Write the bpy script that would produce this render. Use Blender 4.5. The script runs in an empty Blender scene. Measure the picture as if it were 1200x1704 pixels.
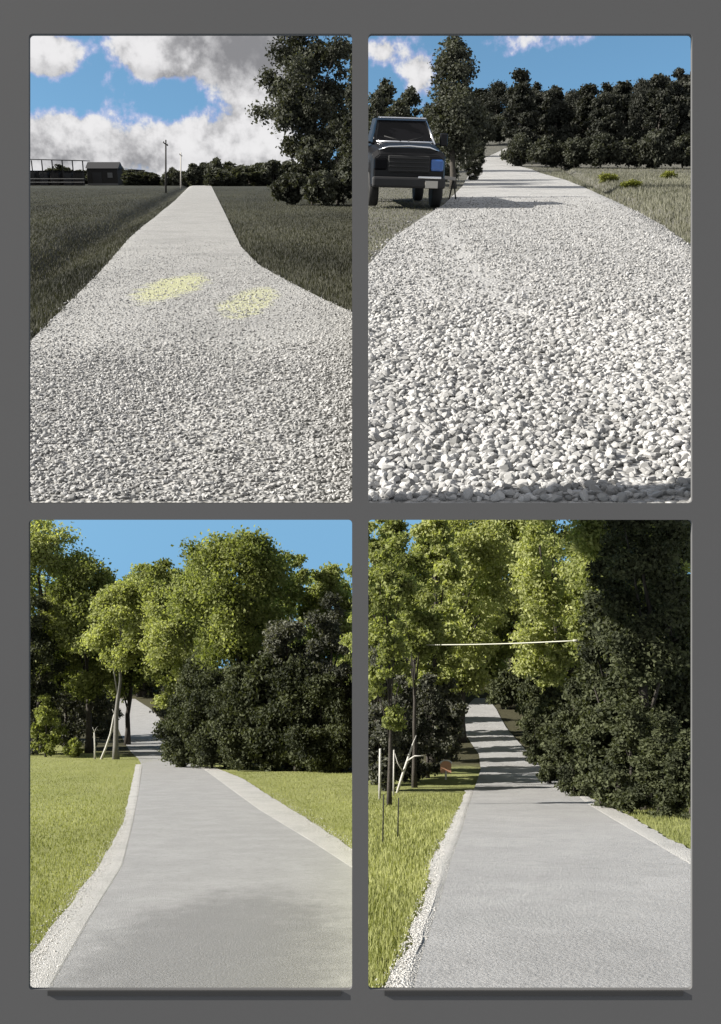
import bpy, bmesh, math, random
import numpy as np
from mathutils import Vector, Matrix

# ---------------------------------------------------------------- camera, world, sun, exposure
F = 1600.0                      # focal length in photo pixels (1200 x 1704)
S = bpy.context.scene
C = S.collection
cam = bpy.data.cameras.new('camera'); cam_o = bpy.data.objects.new('camera', cam); C.objects.link(cam_o)
cam_o.location = (0, 0, 0); cam_o.rotation_euler = (math.radians(90), 0, 0)
cam.sensor_fit = 'VERTICAL'; cam.sensor_height = 24.0; cam.lens = 24.0 * F / 1704.0
cam.clip_start = 0.05; cam.clip_end = 2000
S.camera = cam_o
S.view_settings.view_transform = 'Standard'; S.view_settings.look = 'None'
S.view_settings.gamma = 1.0; S.view_settings.exposure = 1.25
S.render.engine = 'CYCLES'
S.cycles.max_bounces = 6

SUN_EL = math.radians(28); SUN_AZ = math.radians(-99)     # azimuth from +Y: from the left, a little behind the camera
sl = bpy.data.lights.new('sun', 'SUN'); so = bpy.data.objects.new('sun', sl); C.objects.link(so)
sl.energy = 5.0; sl.angle = math.radians(0.5); sl.color = (1.0, 0.95, 0.87)
sdir = Vector((math.sin(SUN_AZ) * math.cos(SUN_EL), math.cos(SUN_AZ) * math.cos(SUN_EL), math.sin(SUN_EL)))
so.rotation_euler = (-sdir).to_track_quat('-Z', 'Y').to_euler(); so.location = sdir * 30

world = bpy.data.worlds.new('World'); S.world = world; world.use_nodes = True


class NT:
    """small node-tree writer"""
    def __init__(s, tree): s.t = tree; s.t.nodes.clear()
    def n(s, typ, **kw):
        nd = s.t.nodes.new(typ)
        for k, v in kw.items():
            if k == 'ins':
                for kk, vv in v.items():
                    if isinstance(vv, bpy.types.NodeSocket): s.t.links.new(vv, nd.inputs[kk])
                    else: nd.inputs[kk].default_value = vv
            else: setattr(nd, k, v)
        return nd
    def m(s, op, a, b=None, c=None):
        nd = s.t.nodes.new('ShaderNodeMath'); nd.operation = op
        for i, v in enumerate((a, b, c)):
            if v is None: continue
            if isinstance(v, bpy.types.NodeSocket): s.t.links.new(v, nd.inputs[i])
            else: nd.inputs[i].default_value = v
        return nd.outputs[0]
    def mix(s, fac, a, b, typ='RGBA', blend='MIX'):
        nd = s.t.nodes.new('ShaderNodeMix'); nd.data_type = typ; nd.blend_type = blend
        for i, v in ((0, fac), (6, a), (7, b)):
            if isinstance(v, bpy.types.NodeSocket): s.t.links.new(v, nd.inputs[i])
            else: nd.inputs[i].default_value = v if i == 0 else (tuple(v) + (1,) if len(v) == 3 else v)
        return nd.outputs[2]
    def ss(s, v, lo, hi):
        nd = s.t.nodes.new('ShaderNodeMapRange'); nd.interpolation_type = 'SMOOTHSTEP'
        s.t.links.new(v, nd.inputs[0]); nd.inputs[1].default_value = lo; nd.inputs[2].default_value = hi
        return nd.outputs[0]
    def noise(s, vec, scale, detail=4, rough=.55):
        nd = s.t.nodes.new('ShaderNodeTexNoise'); nd.inputs['Scale'].default_value = scale
        nd.inputs['Detail'].default_value = detail; nd.inputs['Roughness'].default_value = rough
        if vec is not None: s.t.links.new(vec, nd.inputs['Vector'])
        return nd.outputs['Fac']


def build_world():
    w = NT(world.node_tree)
    out = w.n('ShaderNodeOutputWorld'); bg = w.n('ShaderNodeBackground'); w.t.links.new(bg.outputs[0], out.inputs[0])
    tc = w.n('ShaderNodeTexCoord'); sep = w.n('ShaderNodeSeparateXYZ', ins={0: tc.outputs['Generated']})
    x, y, z = sep.outputs
    zc = w.m('MAXIMUM', z, 0.30)
    vec = w.n('ShaderNodeCombineXYZ', ins={0: x, 1: y, 2: zc})
    sky = w.n('ShaderNodeTexSky'); sky.sky_type = 'NISHITA'; sky.sun_disc = False
    sky.sun_elevation = SUN_EL; sky.sun_rotation = SUN_AZ; sky.air_density = 1.0; sky.dust_density = 0.6; sky.ozone_density = 1.6
    w.t.links.new(vec.outputs[0], sky.inputs[0])
    az = w.m('DEGREES', w.m('ARCTAN2', x, y)) if False else w.m('MULTIPLY', w.m('ARCTAN2', x, y), 57.2958)
    el = w.m('MULTIPLY', w.m('ARCSINE', z), 57.2958)
    p = w.n('ShaderNodeCombineXYZ', ins={0: az, 1: el}).outputs[0]
    n1 = w.noise(p, .42, 7, .58)
    n2 = w.noise(p, 1.5, 5, .6)
    dens = None
    # cumulus heaps: azimuth, elevation (degrees), half sizes, weight
    for a, e, ra, re, k in CLOUDS:
        da = w.m('DIVIDE', w.m('SUBTRACT', az, a), ra); de = w.m('DIVIDE', w.m('SUBTRACT', el, e), re)
        g = w.m('MULTIPLY', w.m('EXPONENT', w.m('MULTIPLY', w.m('ADD', w.m('MULTIPLY', da, da), w.m('MULTIPLY', de, de)), -1.0)), k)
        dens = g if dens is None else w.m('ADD', dens, g)
    high = w.ss(el, 12, 18)
    back = w.m('SUBTRACT', 1.0, w.ss(y, .1, .6))
    far = w.m('MULTIPLY', w.ss(w.noise(p, .05, 4), .28, .5), back)   # cloud added over the unseen sky to neutralise the blue fill
    d = w.m('MULTIPLY', w.m('ADD', w.m('ADD', dens, w.m('MULTIPLY', w.m('SUBTRACT', n1, .5), 1.9)), far), high)
    d = w.m('ADD', d, w.m('MULTIPLY', w.m('SUBTRACT', n2, .5), .5))
    alpha = w.m('MULTIPLY', w.ss(d, .30, .72), high)
    # cloud brightness: thick bases are greyer
    shade = w.ss(w.m('ADD', w.m('MULTIPLY', w.m('SUBTRACT', n1, .5), 1.5), w.m('MULTIPLY', w.m('SUBTRACT', n2, .5), .7)), -.40, .26)
    grey = None
    for a, e, ra, re, k in GREYS:
        da = w.m('DIVIDE', w.m('SUBTRACT', az, a), ra); de = w.m('DIVIDE', w.m('SUBTRACT', el, e), re)
        g = w.m('MULTIPLY', w.m('EXPONENT', w.m('MULTIPLY', w.m('ADD', w.m('MULTIPLY', da, da), w.m('MULTIPLY', de, de)), -1.0)), k)
        grey = g if grey is None else w.m('ADD', grey, g)
    sh = w.m('SUBTRACT', shade, grey)
    cl = w.mix(w.ss(sh, -.6, 1.0), (1.5, 1.5, 1.58), (4.9, 4.85, 4.9))
    cl = w.mix(w.m('MULTIPLY', w.m('SUBTRACT', 1.0, w.ss(alpha, .25, .95)), .7), cl, (3.1, 2.75, 5.1))
    skyc = w.mix(w.m('MULTIPLY', back, .85), w.mix(1.0, sky.outputs[0], SKY_TINT, blend='MULTIPLY'), (3.5, 3.5, 3.6))  # sky out of view is greyed too, for a neutral fill
    w.t.links.new(w.mix(alpha, skyc, cl), bg.inputs[0])
    bg.inputs[1].default_value = 0.073


def ang(px, py):
    v = Vector(((px - 600) / F, 1, (852 - py) / F)).normalized()
    return math.degrees(math.atan2(v.x, v.y)), math.degrees(math.asin(v.z))


D1 = 1 / F * 57.2958 * .9        # degrees per photo pixel


def cl(px, py, rx, ry, k):
    a, e = ang(px, py); return (a, e, rx * D1, ry * D1, k)


CLOUDS = [cl(75, 88, 65, 36, 1.25), cl(255, 92, 78, 36, 1.3), cl(385, 70, 120, 52, 1.2), cl(430, 150, 75, 70, .9),
          cl(90, 240, 75, 48, 1.25), cl(240, 252, 150, 50, 1.1), cl(420, 245, 120, 60, 1.1),
          cl(640, 85, 40, 32, .8), cl(700, 125, 34, 50, .95), cl(900, 62, 110, 26, .5)]
GREYS = [cl(420, 82, 110, 50, 1.35), cl(90, 122, 60, 14, .6), cl(265, 126, 90, 14, .6), cl(110, 265, 110, 28, .5), cl(300, 270, 120, 20, .35), cl(130, 60, 40, 8, .5)]
SKY_TINT = (.80, 1.06, 1.06)
build_world()

# ---------------------------------------------------------------- the four plots of land behind the board
BOARD_Y = 3.2


class Land:
    def __init__(s, hor, h, ystart, yend, u0, u1, rise=None, ditch=None):
        s.ditch = ditch; s.s = (852 - hor) / F; s.h = h; s.y0 = ystart; s.y1 = yend; s.u0 = u0; s.u1 = u1; s.rise = rise
    def z(s, x, y):
        z = s.s * y - s.h
        if s.rise: z = z + s.rise[1] * np.maximum(0, y - s.rise[0]) ** 2
        if s.ditch: z = z - s.ditch[2] * np.exp(-((x - s.ditch[0] - s.ditch[4] * y - s.ditch[3] * np.sin(y * .35)) / s.ditch[1]) ** 2)
        return z
    def at(s, px, py):
        """ground point seen in that direction"""
        u = (px - 600) / F; v = (852 - py) / F
        lo, hi = 2.0, s.y1
        for _ in range(60):
            m = (lo + hi) / 2
            if s.z(u * m, m) - v * m < 0: lo = m
            else: hi = m
        return Vector((u * lo, lo, float(s.z(u * lo, lo))))
    def on(s, px, depth):
        u = (px - 600) / F
        return Vector((u * depth, depth, float(s.z(u * depth, depth))))


TL = Land(298, 1.6, 4.72, 330, -.353, 0.0, None, (-3.3, .75, .5, .12, -.166))
TR = Land(255, 1.3, 3.54, 150, -.008, .375, (60, .00072), (2.85, .36, .26, .05, .175))
BL = Land(1212, 2.7, 3.3, 170, -.40, 0.0, (80, .00165))
BR = Land(1260, 1.0, 3.3, 75, 0.0, .40, (18.5, .0036))

# ---------------------------------------------------------------- helpers
def obj(name, me, mat=None, parent=None):
    o = bpy.data.objects.new(name, me); C.objects.link(o)
    if mat is not None and not me.materials: me.materials.append(mat)
    if parent is not None: o.parent = parent
    return o


def tag(o, label=None, cat=None, group=None, kind=None):
    if label: o['label'] = label
    if cat: o['category'] = cat
    if group: o['group'] = group
    if kind: o['kind'] = kind
    return o


def thing(name, label, cat, loc, rz=0, group=None):
    o = bpy.data.objects.new(name, None); C.objects.link(o)
    o.empty_display_size = .2
    o.location = loc; o.rotation_euler = (0, 0, rz)
    return tag(o, label, cat, group)


def np_mesh(name, verts, faces, attr=None, smooth=False):
    """verts (n,3); faces (m,k) int; attr per face float"""
    me = bpy.data.meshes.new(name)
    verts = np.asarray(verts, np.float32); faces = np.asarray(faces, np.int32)
    m, k = faces.shape
    me.vertices.add(len(verts)); me.vertices.foreach_set('co', verts.ravel())
    me.loops.add(m * k); me.loops.foreach_set('vertex_index', faces.ravel())
    me.polygons.add(m)
    me.polygons.foreach_set('loop_start', np.arange(0, m * k, k, dtype=np.int32))
    try: me.polygons.foreach_set('loop_total', np.full(m, k, np.int32))
    except Exception: pass
    me.polygons.foreach_set('use_smooth', np.full(m, smooth, bool))
    if attr is not None:
        a = me.attributes.new('v', 'FLOAT', 'FACE'); a.data.foreach_set('value', np.asarray(attr, np.float32))
    me.update(calc_edges=True); me.validate()
    return me


def grid_mesh(name, P, smooth=True):
    """P (rows, cols, 3)"""
    r, c, _ = P.shape
    i = np.arange(r * c).reshape(r, c)
    f = np.stack([i[:-1, :-1], i[:-1, 1:], i[1:, 1:], i[1:, :-1]], -1).reshape(-1, 4)
    return np_mesh(name, P.reshape(-1, 3), f, smooth=smooth)


class MB:
    """collects boxes, tubes and prisms into one bmesh"""
    def __init__(s): s.bm = bmesh.new()
    def box(s, c, size, rot=None, bevel=0, seg=2):
        r = bmesh.ops.create_cube(s.bm, size=1.0); vs = r['verts']
        M = Matrix.Translation(Vector(c)) @ (rot.to_4x4() if rot else Matrix.Identity(4)) @ Matrix.Diagonal((*size, 1))
        bmesh.ops.transform(s.bm, matrix=M, verts=vs)
        if bevel:
            es = list({e for v in vs for e in v.link_edges})
            bmesh.ops.bevel(s.bm, geom=es, offset=bevel, segments=seg, affect='EDGES', profile=.5)
        return s
    def tube(s, pts, rad, n=8, cap=True):
        pts = [Vector(p) for p in pts]; rings = []
        for i, p in enumerate(pts):
            d = (pts[min(i + 1, len(pts) - 1)] - pts[max(i - 1, 0)]).normalized()
            a = d.orthogonal().normalized() if i == 0 else (a - d * a.dot(d)).normalized()
            b = d.cross(a); r = rad[i] if isinstance(rad, (list, tuple)) else rad
            rings.append([s.bm.verts.new(p + (a * math.cos(t) + b * math.sin(t)) * r) for t in [2 * math.pi * k / n for k in range(n)]])
        for A, B in zip(rings, rings[1:]):
            for k in range(n):
                s.bm.faces.new((A[k], A[(k + 1) % n], B[(k + 1) % n], B[k])).smooth = True
        if cap: s.bm.faces.new(rings[0][::-1]); s.bm.faces.new(rings[-1])
        return s
    def loft(s, secs, cap=True):
        rings = [[s.bm.verts.new(Vector(p)) for p in sec] for sec in secs]; n = len(secs[0])
        for A, B in zip(rings, rings[1:]):
            for k in range(n): s.bm.faces.new((A[k], A[(k + 1) % n], B[(k + 1) % n], B[k]))
        if cap: s.bm.faces.new(rings[0][::-1]); s.bm.faces.new(rings[-1])
        return s
    def lathe(s, prof, axis='x', c=(0, 0, 0), n=28):
        c = Vector(c); rings = []
        for (a, r) in prof:
            ring = []
            for k in range(n):
                t = 2 * math.pi * k / n; q = (a, r * math.cos(t), r * math.sin(t)) if axis == 'x' else (r * math.cos(t), r * math.sin(t), a)
                ring.append(s.bm.verts.new(c + Vector(q)))
            rings.append(ring)
        for A, B in zip(rings, rings[1:]):
            for k in range(n): s.bm.faces.new((A[k], A[(k + 1) % n], B[(k + 1) % n], B[k])).smooth = True
        s.bm.faces.new(rings[0][::-1]); s.bm.faces.new(rings[-1])
        return s
    def build(s, name, mat, parent=None):
        bmesh.ops.recalc_face_normals(s.bm, faces=s.bm.faces)
        me = bpy.data.meshes.new(name); s.bm.to_mesh(me); s.bm.free()
        return obj(name, me, mat, parent)


# ---------------------------------------------------------------- materials
def mat(name):
    m = bpy.data.materials.new(name); m.use_nodes = True
    t = NT(m.node_tree); out = t.n('ShaderNodeOutputMaterial'); b = t.n('ShaderNodeBsdfPrincipled')
    t.t.links.new(b.outputs[0], out.inputs[0])
    return m, t, b, out


def simple(name, col, rough=.6, metal=0, var=.15, scale=6, bump=0, spec=.5):
    m, t, b, out = mat(name)
    pos = t.n('ShaderNodeTexCoord').outputs['Object']
    n = t.noise(pos, scale, 5)
    c = t.mix(n, tuple(v * (1 - var) for v in col), tuple(min(1, v * (1 + var)) for v in col))
    t.t.links.new(c, b.inputs['Base Color'])
    b.inputs['Roughness'].default_value = rough; b.inputs['Metallic'].default_value = metal
    b.inputs['Specular IOR Level'].default_value = spec
    if bump:
        bp = t.n('ShaderNodeBump', ins={'Height': t.noise(pos, scale * 4, 4), 'Strength': bump, 'Distance': .02})
        t.t.links.new(bp.outputs[0], b.inputs['Normal'])
    return m


def leaf_mat(name, dark, light, trans=.3):
    m, t, b, out = mat(name)
    v = t.n('ShaderNodeAttribute', attribute_name='v').outputs['Fac']
    rnd = t.n('ShaderNodeObjectInfo').outputs['Random']
    f = t.m('ADD', v, t.m('MULTIPLY', t.m('SUBTRACT', rnd, .5), .35))
    nd = t.n('ShaderNodeClamp', ins={0: f})
    c = t.mix(nd.outputs[0], dark, light)
    t.t.links.new(c, b.inputs['Base Color']); b.inputs['Roughness'].default_value = .7
    b.inputs['Specular IOR Level'].default_value = .12
    tr = t.n('ShaderNodeBsdfTranslucent'); c2 = t.mix(1.0, c, (1.15, 1.2, .55), blend='MULTIPLY'); t.t.links.new(c2, tr.inputs[0])
    mx = t.n('ShaderNodeMixShader', ins={0: trans}); t.t.links.new(b.outputs[0], mx.inputs[1]); t.t.links.new(tr.outputs[0], mx.inputs[2])
    t.t.links.new(mx.outputs[0], out.inputs[0])
    return m


def ground_mat(name, a, b_, c_, scale=1.0, bump=.6, litter=None):
    """rough grass or soil: three colours in patches"""
    m, t, b, out = mat(name)
    pos = t.n('ShaderNodeNewGeometry').outputs['Position']
    big = t.ss(t.noise(pos, .35 * scale, 4), .36, .64); mid = t.ss(t.noise(pos, 3.2 * scale, 5, .65), .35, .7); fine = t.noise(pos, 26 * scale, 5, .7)
    c = t.mix(big, a, b_); c = t.mix(t.m('MULTIPLY', mid, .6), c, c_)
    c = t.mix(t.m('MULTIPLY', t.ss(fine, .35, .7), .5), c, tuple(v * .45 for v in a))
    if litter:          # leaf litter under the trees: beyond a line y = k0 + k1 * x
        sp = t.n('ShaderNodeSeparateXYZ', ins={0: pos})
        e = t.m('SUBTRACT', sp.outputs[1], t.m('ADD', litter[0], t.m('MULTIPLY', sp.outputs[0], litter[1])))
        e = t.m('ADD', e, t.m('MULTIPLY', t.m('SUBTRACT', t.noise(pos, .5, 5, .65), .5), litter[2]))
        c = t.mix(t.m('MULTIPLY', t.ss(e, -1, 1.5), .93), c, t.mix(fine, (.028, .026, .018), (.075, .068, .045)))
    t.t.links.new(c, b.inputs['Base Color']); b.inputs['Roughness'].default_value = .9; b.inputs['Specular IOR Level'].default_value = .1
    bp = t.n('ShaderNodeBump', ins={'Height': t.m('ADD', fine, t.m('MULTIPLY', mid, .8)), 'Strength': bump, 'Distance': .06})
    t.t.links.new(bp.outputs[0], b.inputs['Normal'])
    return m


def gravel_mat(name, lo, hi, stains=(), cell=34, gap_tone=(.15, .145, .13)):
    m, t, b, out = mat(name)
    pos = t.n('ShaderNodeNewGeometry').outputs['Position']
    vor = t.n('ShaderNodeTexVoronoi'); vor.inputs['Scale'].default_value = cell; t.t.links.new(pos, vor.inputs['Vector'])
    rnd = t.n('ShaderNodeSeparateColor', ins={0: vor.outputs['Color']}).outputs[0]
    dist = vor.outputs['Distance']
    c = t.mix(rnd, lo, hi)
    edge = t.ss(dist, .42, .8)
    c = t.mix(t.m('MULTIPLY', edge, .75), c, gap_tone)  # gaps between the stone cells take the darker tone
    patch = t.ss(t.noise(pos, .8, 5, .6), .42, .68)
    c = t.mix(t.m('MULTIPLY', patch, .35), c, tuple(v * .6 for v in lo))
    for (cx, cy, rx, ry, col, k) in stains:
        sp = t.n('ShaderNodeSeparateXYZ', ins={0: pos})
        dx = t.m('DIVIDE', t.m('SUBTRACT', sp.outputs[0], cx), rx); dy = t.m('DIVIDE', t.m('SUBTRACT', sp.outputs[1], cy), ry)
        r2 = t.m('ADD', t.m('MULTIPLY', dx, dx), t.m('MULTIPLY', dy, dy))
        r2 = t.m('ADD', r2, t.m('MULTIPLY', t.m('SUBTRACT', t.noise(pos, 2.6, 7, .72), .5), 3.6))
        msk = t.m('MULTIPLY', t.m('SUBTRACT', 1.0, t.ss(r2, .4, 1.25)), k)
        c = t.mix(msk, c, col)
    t.t.links.new(c, b.inputs['Base Color']); b.inputs['Roughness'].default_value = .9; b.inputs['Specular IOR Level'].default_value = .15
    h = t.m('SUBTRACT', t.m('MULTIPLY', rnd, .5), dist)
    bp = t.n('ShaderNodeBump', ins={'Height': h, 'Strength': .8, 'Distance': .02})
    t.t.links.new(bp.outputs[0], b.inputs['Normal'])
    return m


def asphalt_mat(name, base, worn=()):
    m, t, b, out = mat(name)
    pos = t.n('ShaderNodeNewGeometry').outputs['Position']
    n1 = t.noise(pos, 1.1, 6, .6); n2 = t.noise(pos, 42, 4, .75); n3 = t.noise(pos, 7, 6, .72)
    c = t.mix(t.ss(n1, .35, .68), tuple(v * .92 for v in base), tuple(v * 1.06 for v in base))
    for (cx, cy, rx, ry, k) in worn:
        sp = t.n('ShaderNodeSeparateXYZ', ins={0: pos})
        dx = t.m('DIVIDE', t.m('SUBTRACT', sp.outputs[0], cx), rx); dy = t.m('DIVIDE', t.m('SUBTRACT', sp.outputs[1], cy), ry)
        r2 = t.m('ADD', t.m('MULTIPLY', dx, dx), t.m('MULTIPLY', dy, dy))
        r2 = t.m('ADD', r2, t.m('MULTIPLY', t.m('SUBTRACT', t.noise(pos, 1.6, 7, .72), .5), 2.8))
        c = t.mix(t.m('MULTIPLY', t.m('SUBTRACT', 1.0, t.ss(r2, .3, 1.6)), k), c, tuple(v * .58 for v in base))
    c = t.mix(t.m('MULTIPLY', t.ss(n3, .45, .75), .4), c, tuple(v * .6 for v in base))
    c = t.mix(t.m('MULTIPLY', t.ss(n2, .5, .75), .5), c, tuple(v * .5 for v in base))
    c = t.mix(t.m('MULTIPLY', t.ss(n2, .5, .28), .35), c, tuple(min(1, v * 1.5) for v in base))
    # hairline cracks
    wv = t.n('ShaderNodeTexVoronoi', feature='DISTANCE_TO_EDGE'); wv.inputs['Scale'].default_value = .55
    off = t.n('ShaderNodeVectorMath', operation='ADD'); t.t.links.new(pos, off.inputs[0])
    nv = t.n('ShaderNodeTexNoise'); nv.inputs['Scale'].default_value = 1.5; nv.inputs['Detail'].default_value = 6; t.t.links.new(pos, nv.inputs['Vector'])
    t.t.links.new(nv.outputs['Color'], off.inputs[1]); t.t.links.new(off.outputs[0], wv.inputs['Vector'])
    crack = t.m('MULTIPLY', t.m('SUBTRACT', 1.0, t.ss(wv.outputs['Distance'], .002, .010)), .10)
    c = t.mix(crack, c, tuple(v * .35 for v in base))
    t.t.links.new(c, b.inputs['Base Color']); b.inputs['Roughness'].default_value = .85; b.inputs['Specular IOR Level'].default_value = .2
    bp = t.n('ShaderNodeBump', ins={'Height': t.m('ADD', n2, t.m('MULTIPLY', n3, .3)), 'Strength': .8, 'Distance': .015})
    t.t.links.new(bp.outputs[0], b.inputs['Normal'])
    return m


M = {}
M['board'] = simple('grey_board', (.092, .091, .091), .8, var=.02, scale=3, spec=.1)
M['drop_shadow'] = simple('drop_shadow_grey', (.036, .036, .036), .8, var=.03, spec=.1)
M['field'] = ground_mat('dark_field_grass', (.040, .041, .032), (.026, .027, .022), (.066, .066, .052))
M['field2'] = ground_mat('grey_verge', (.115, .112, .098), (.085, .085, .072), (.16, .157, .14))
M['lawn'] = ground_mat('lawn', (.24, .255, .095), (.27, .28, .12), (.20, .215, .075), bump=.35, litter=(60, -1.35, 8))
M['lawn2'] = ground_mat('dull_lawn', (.21, .225, .085), (.26, .27, .115), (.17, .185, .065), bump=.35, litter=(36, -1.2, 6))  # slightly darker lawn colours for the lower right plot
M['bark'] = simple('bark', (.055, .05, .044), .9, var=.4, scale=9, bump=.8, spec=.1)
M['grey_bark'] = simple('grey_bark', (.15, .145, .135), .85, var=.35, scale=10, bump=.6, spec=.1)
M['pale_bark'] = simple('pale_bark', (.42, .41, .38), .8, var=.3, scale=12, bump=.5, spec=.1)
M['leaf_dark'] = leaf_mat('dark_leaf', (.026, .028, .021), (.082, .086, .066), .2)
M['leaf_grey'] = leaf_mat('grey_leaf', (.018, .020, .016), (.052, .054, .044), .15)
M['leaf_olive'] = leaf_mat('olive_leaf', (.10, .117, .036), (.32, .345, .14), .5)
M['leaf_light'] = leaf_mat('sunlit_leaf', (.20, .22, .08), (.44, .46, .22), .5)  # sunlit foliage: part of the sunlight is put into the leaf colour
M['leaf_shade'] = leaf_mat('shade_leaf', (.040, .043, .034), (.150, .152, .122), .28)  # shaded foliage: the shade is put into a darker, greyer colour
M['leaf_deep'] = leaf_mat('deep_shade_leaf', (.022, .026, .016), (.085, .095, .050), .28)  # foliage in deepest shade, with that shade put into its colour
M['leaf_yellow'] = leaf_mat('yellow_leaf', (.11, .12, .02), (.19, .20, .05), .3)
M['blade'] = leaf_mat('grass_blade', (.16, .175, .06), (.34, .35, .15), .3)
M['blade_dark'] = leaf_mat('dark_grass_blade', (.012, .013, .010), (.075, .075, .056), .2)
M['blade_grey'] = leaf_mat('grey_grass_blade', (.07, .07, .055), (.18, .178, .14), .25)
M['kerb'] = gravel_mat('pale_shoulder', (.44, .435, .42), (.58, .57, .55), cell=85, gap_tone=(.34, .33, .31))
M['stone'] = leaf_mat('limestone', (.16, .16, .157), (.43, .427, .42), 0.0)

# ---------------------------------------------------------------- ground and roads
def ygrid(y0, y1, n):
    return y0 * (y1 / y0) ** np.linspace(0, 1, n)


def ground(land, mat_, seed, other=None, amp=.03):
    rng = np.random.default_rng(seed)
    ys = ygrid(land.y0, land.y1, 190); us = np.linspace(land.u0, land.u1, 170)
    Y, U = np.meshgrid(ys, us, indexing='ij'); X = U * Y; Z = land.z(X, Y)
    Z = Z - .015 - amp * (np.sin(X * 1.7 + Y * .6) * np.sin(Y * 1.1 - X * .4) * .5 + .5)
    P = np.stack([X, Y, Z], -1)
    if other is not None:       # a bank down to the neighbouring plot
        col = P[:, :1].copy(); col[:, 0, 2] = np.minimum(col[:, 0, 2] - .05, other.z(0, ys) - .1)
        P = np.concatenate([col, P], 1)
    return tag(obj('ground', grid_mesh('ground', P), mat_), kind='structure')


def edge_fn(land, pts):
    q = sorted([(p.y, p.x) for p in (land.at(*a) for a in pts)])
    ys = np.array([a for a, _ in q]); xs = np.array([b for _, b in q])
    return lambda y: np.interp(y, ys, xs, left=None), ys[0], ys[-1]


def road(land, left, right, mat_, u0, u1, lift=.012, nx=40, ny=220, name='road', crown=0.0, ymax=None):
    fl, a0, a1 = edge_fn(land, left); fr, b0, b1 = edge_fn(land, right)
    y1 = min(a1, b1, ymax or 1e9); ys = ygrid(land.y0, y1, ny)
    XL = np.maximum(fl(ys), u0 * ys); XR = np.minimum(fr(ys), u1 * ys)
    # left of the first table row the edge simply carries on
    T = np.linspace(0, 1, nx)
    X = XL[:, None] * (1 - T) + XR[:, None] * T
    X = np.clip(X, (u0 * ys)[:, None], (u1 * ys)[:, None])
    Y = np.repeat(ys[:, None], nx, 1)
    Z = land.z(X, Y) + lift + crown * (1 - (2 * T - 1) ** 2)
    return tag(obj(name, grid_mesh(name, np.stack([X, Y, Z], -1)), mat_), kind='structure')


def kerb(land, inner, outer, mat_, sign, lift=.012, ny=200, u0=-9, u1=9):
    fi, a0, a1 = edge_fn(land, inner); fo, b0, b1 = edge_fn(land, outer)
    ys = ygrid(max(a0, b0), min(a1, b1), ny)
    xi = fi(ys); xo = fo(ys)
    # a slightly ragged outer edge
    xo = xo + .025 * np.interp(ys, np.linspace(ys[0], ys[-1], 70), np.random.default_rng(7).normal(size=70))
    cols = []
    for x, dz in ((xi, .004), (xi + sign * .03, lift), (xi * .66 + xo * .34, lift + .003), (xi * .33 + xo * .67, lift * .8), (xo, .0)):
        x = np.clip(x, u0 * ys, u1 * ys)
        cols.append(np.stack([x, ys, land.z(x, ys) + dz], -1))
    return tag(obj('kerb', grid_mesh('kerb', np.stack(cols, 1), smooth=False), mat_), kind='structure')


ground(TL, M['field'], 1)
ground(TR, M['field2'], 2, other=TL)
ground(BL, M['lawn'], 3)
ground(BR, M['lawn2'], 4, other=BL)

# gravel road, upper left
tl_l = [(-215, 837), (48, 572), (165, 455), (212, 400), (240, 375), (290, 335), (318, 308), (328, 305.6)]
tl_r = [(1050, 837), (700, 590), (586, 521), (540, 500), (470, 464), (430, 441), (402, 412), (390, 388), (372, 350), (352, 310), (342, 305.6)]
s1 = TL.at(290, 478); s2 = TL.at(415, 502)
yel = (.40, .405, .20)
M['gravel_a'] = gravel_mat('gravel_lane', (.26, .26, .255), (.37, .366, .355),
                           stains=((s1.x, s1.y, .44, 1.9, yel, .6), (s2.x, s2.y, .34, 1.5, yel, .5)))
road(TL, tl_l, tl_r, M['gravel_a'], -.353, -.002)
# gravel road, upper right
tr_l = [(840, 247), (820, 257), (800, 265), (784, 283), (770, 310), (740, 340), (700, 365), (650, 400), (615, 440), (560, 490), (300, 837)]
tr_r = [(848, 247), (838, 258), (845, 270), (885, 282), (942, 300), (998, 324), (1060, 352), (1110, 380), (1152, 412), (1200, 440), (1700, 837)]
M['gravel_b'] = gravel_mat('gravel_drive', (.30, .30, .298), (.44, .436, .425), gap_tone=(.20, .195, .185))
road(TR, tr_l, tr_r, M['gravel_b'], .002, .372)
# asphalt lane, lower left
bl_l = [(195, 1163), (192, 1185), (198, 1215), (210, 1240), (230, 1262), (237, 1275), (231, 1320), (222, 1370), (205, 1440), (150, 1530), (85, 1645), (-300, 2200)]
bl_r = [(225, 1163), (252, 1180), (276, 1205), (290, 1235), (305, 1255), (332, 1275), (382, 1312), (430, 1347), (520, 1402), (586, 1445), (1500, 2200)]
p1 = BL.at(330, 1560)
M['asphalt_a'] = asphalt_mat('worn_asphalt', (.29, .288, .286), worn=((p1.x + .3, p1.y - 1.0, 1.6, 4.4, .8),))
road(BL, bl_l, bl_r, M['asphalt_a'], -.40, -.002, lift=.01)
kerb(BL, [(237, 1272)] + bl_l[6:-1] + [(40, 1720)], [(226, 1272), (216, 1320), (206, 1372), (165, 1440), (110, 1512), (60, 1580), (30, 1622), (-30, 1720)], M['kerb'], -1)
kerb(BL, [(332, 1275), (382, 1312), (430, 1347), (520, 1402), (586, 1445), (640, 1480)], [(345, 1272), (405, 1296), (450, 1325), (500, 1355), (545, 1385), (586, 1412), (640, 1446)], M['kerb'], 1, u1=-.002)
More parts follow.
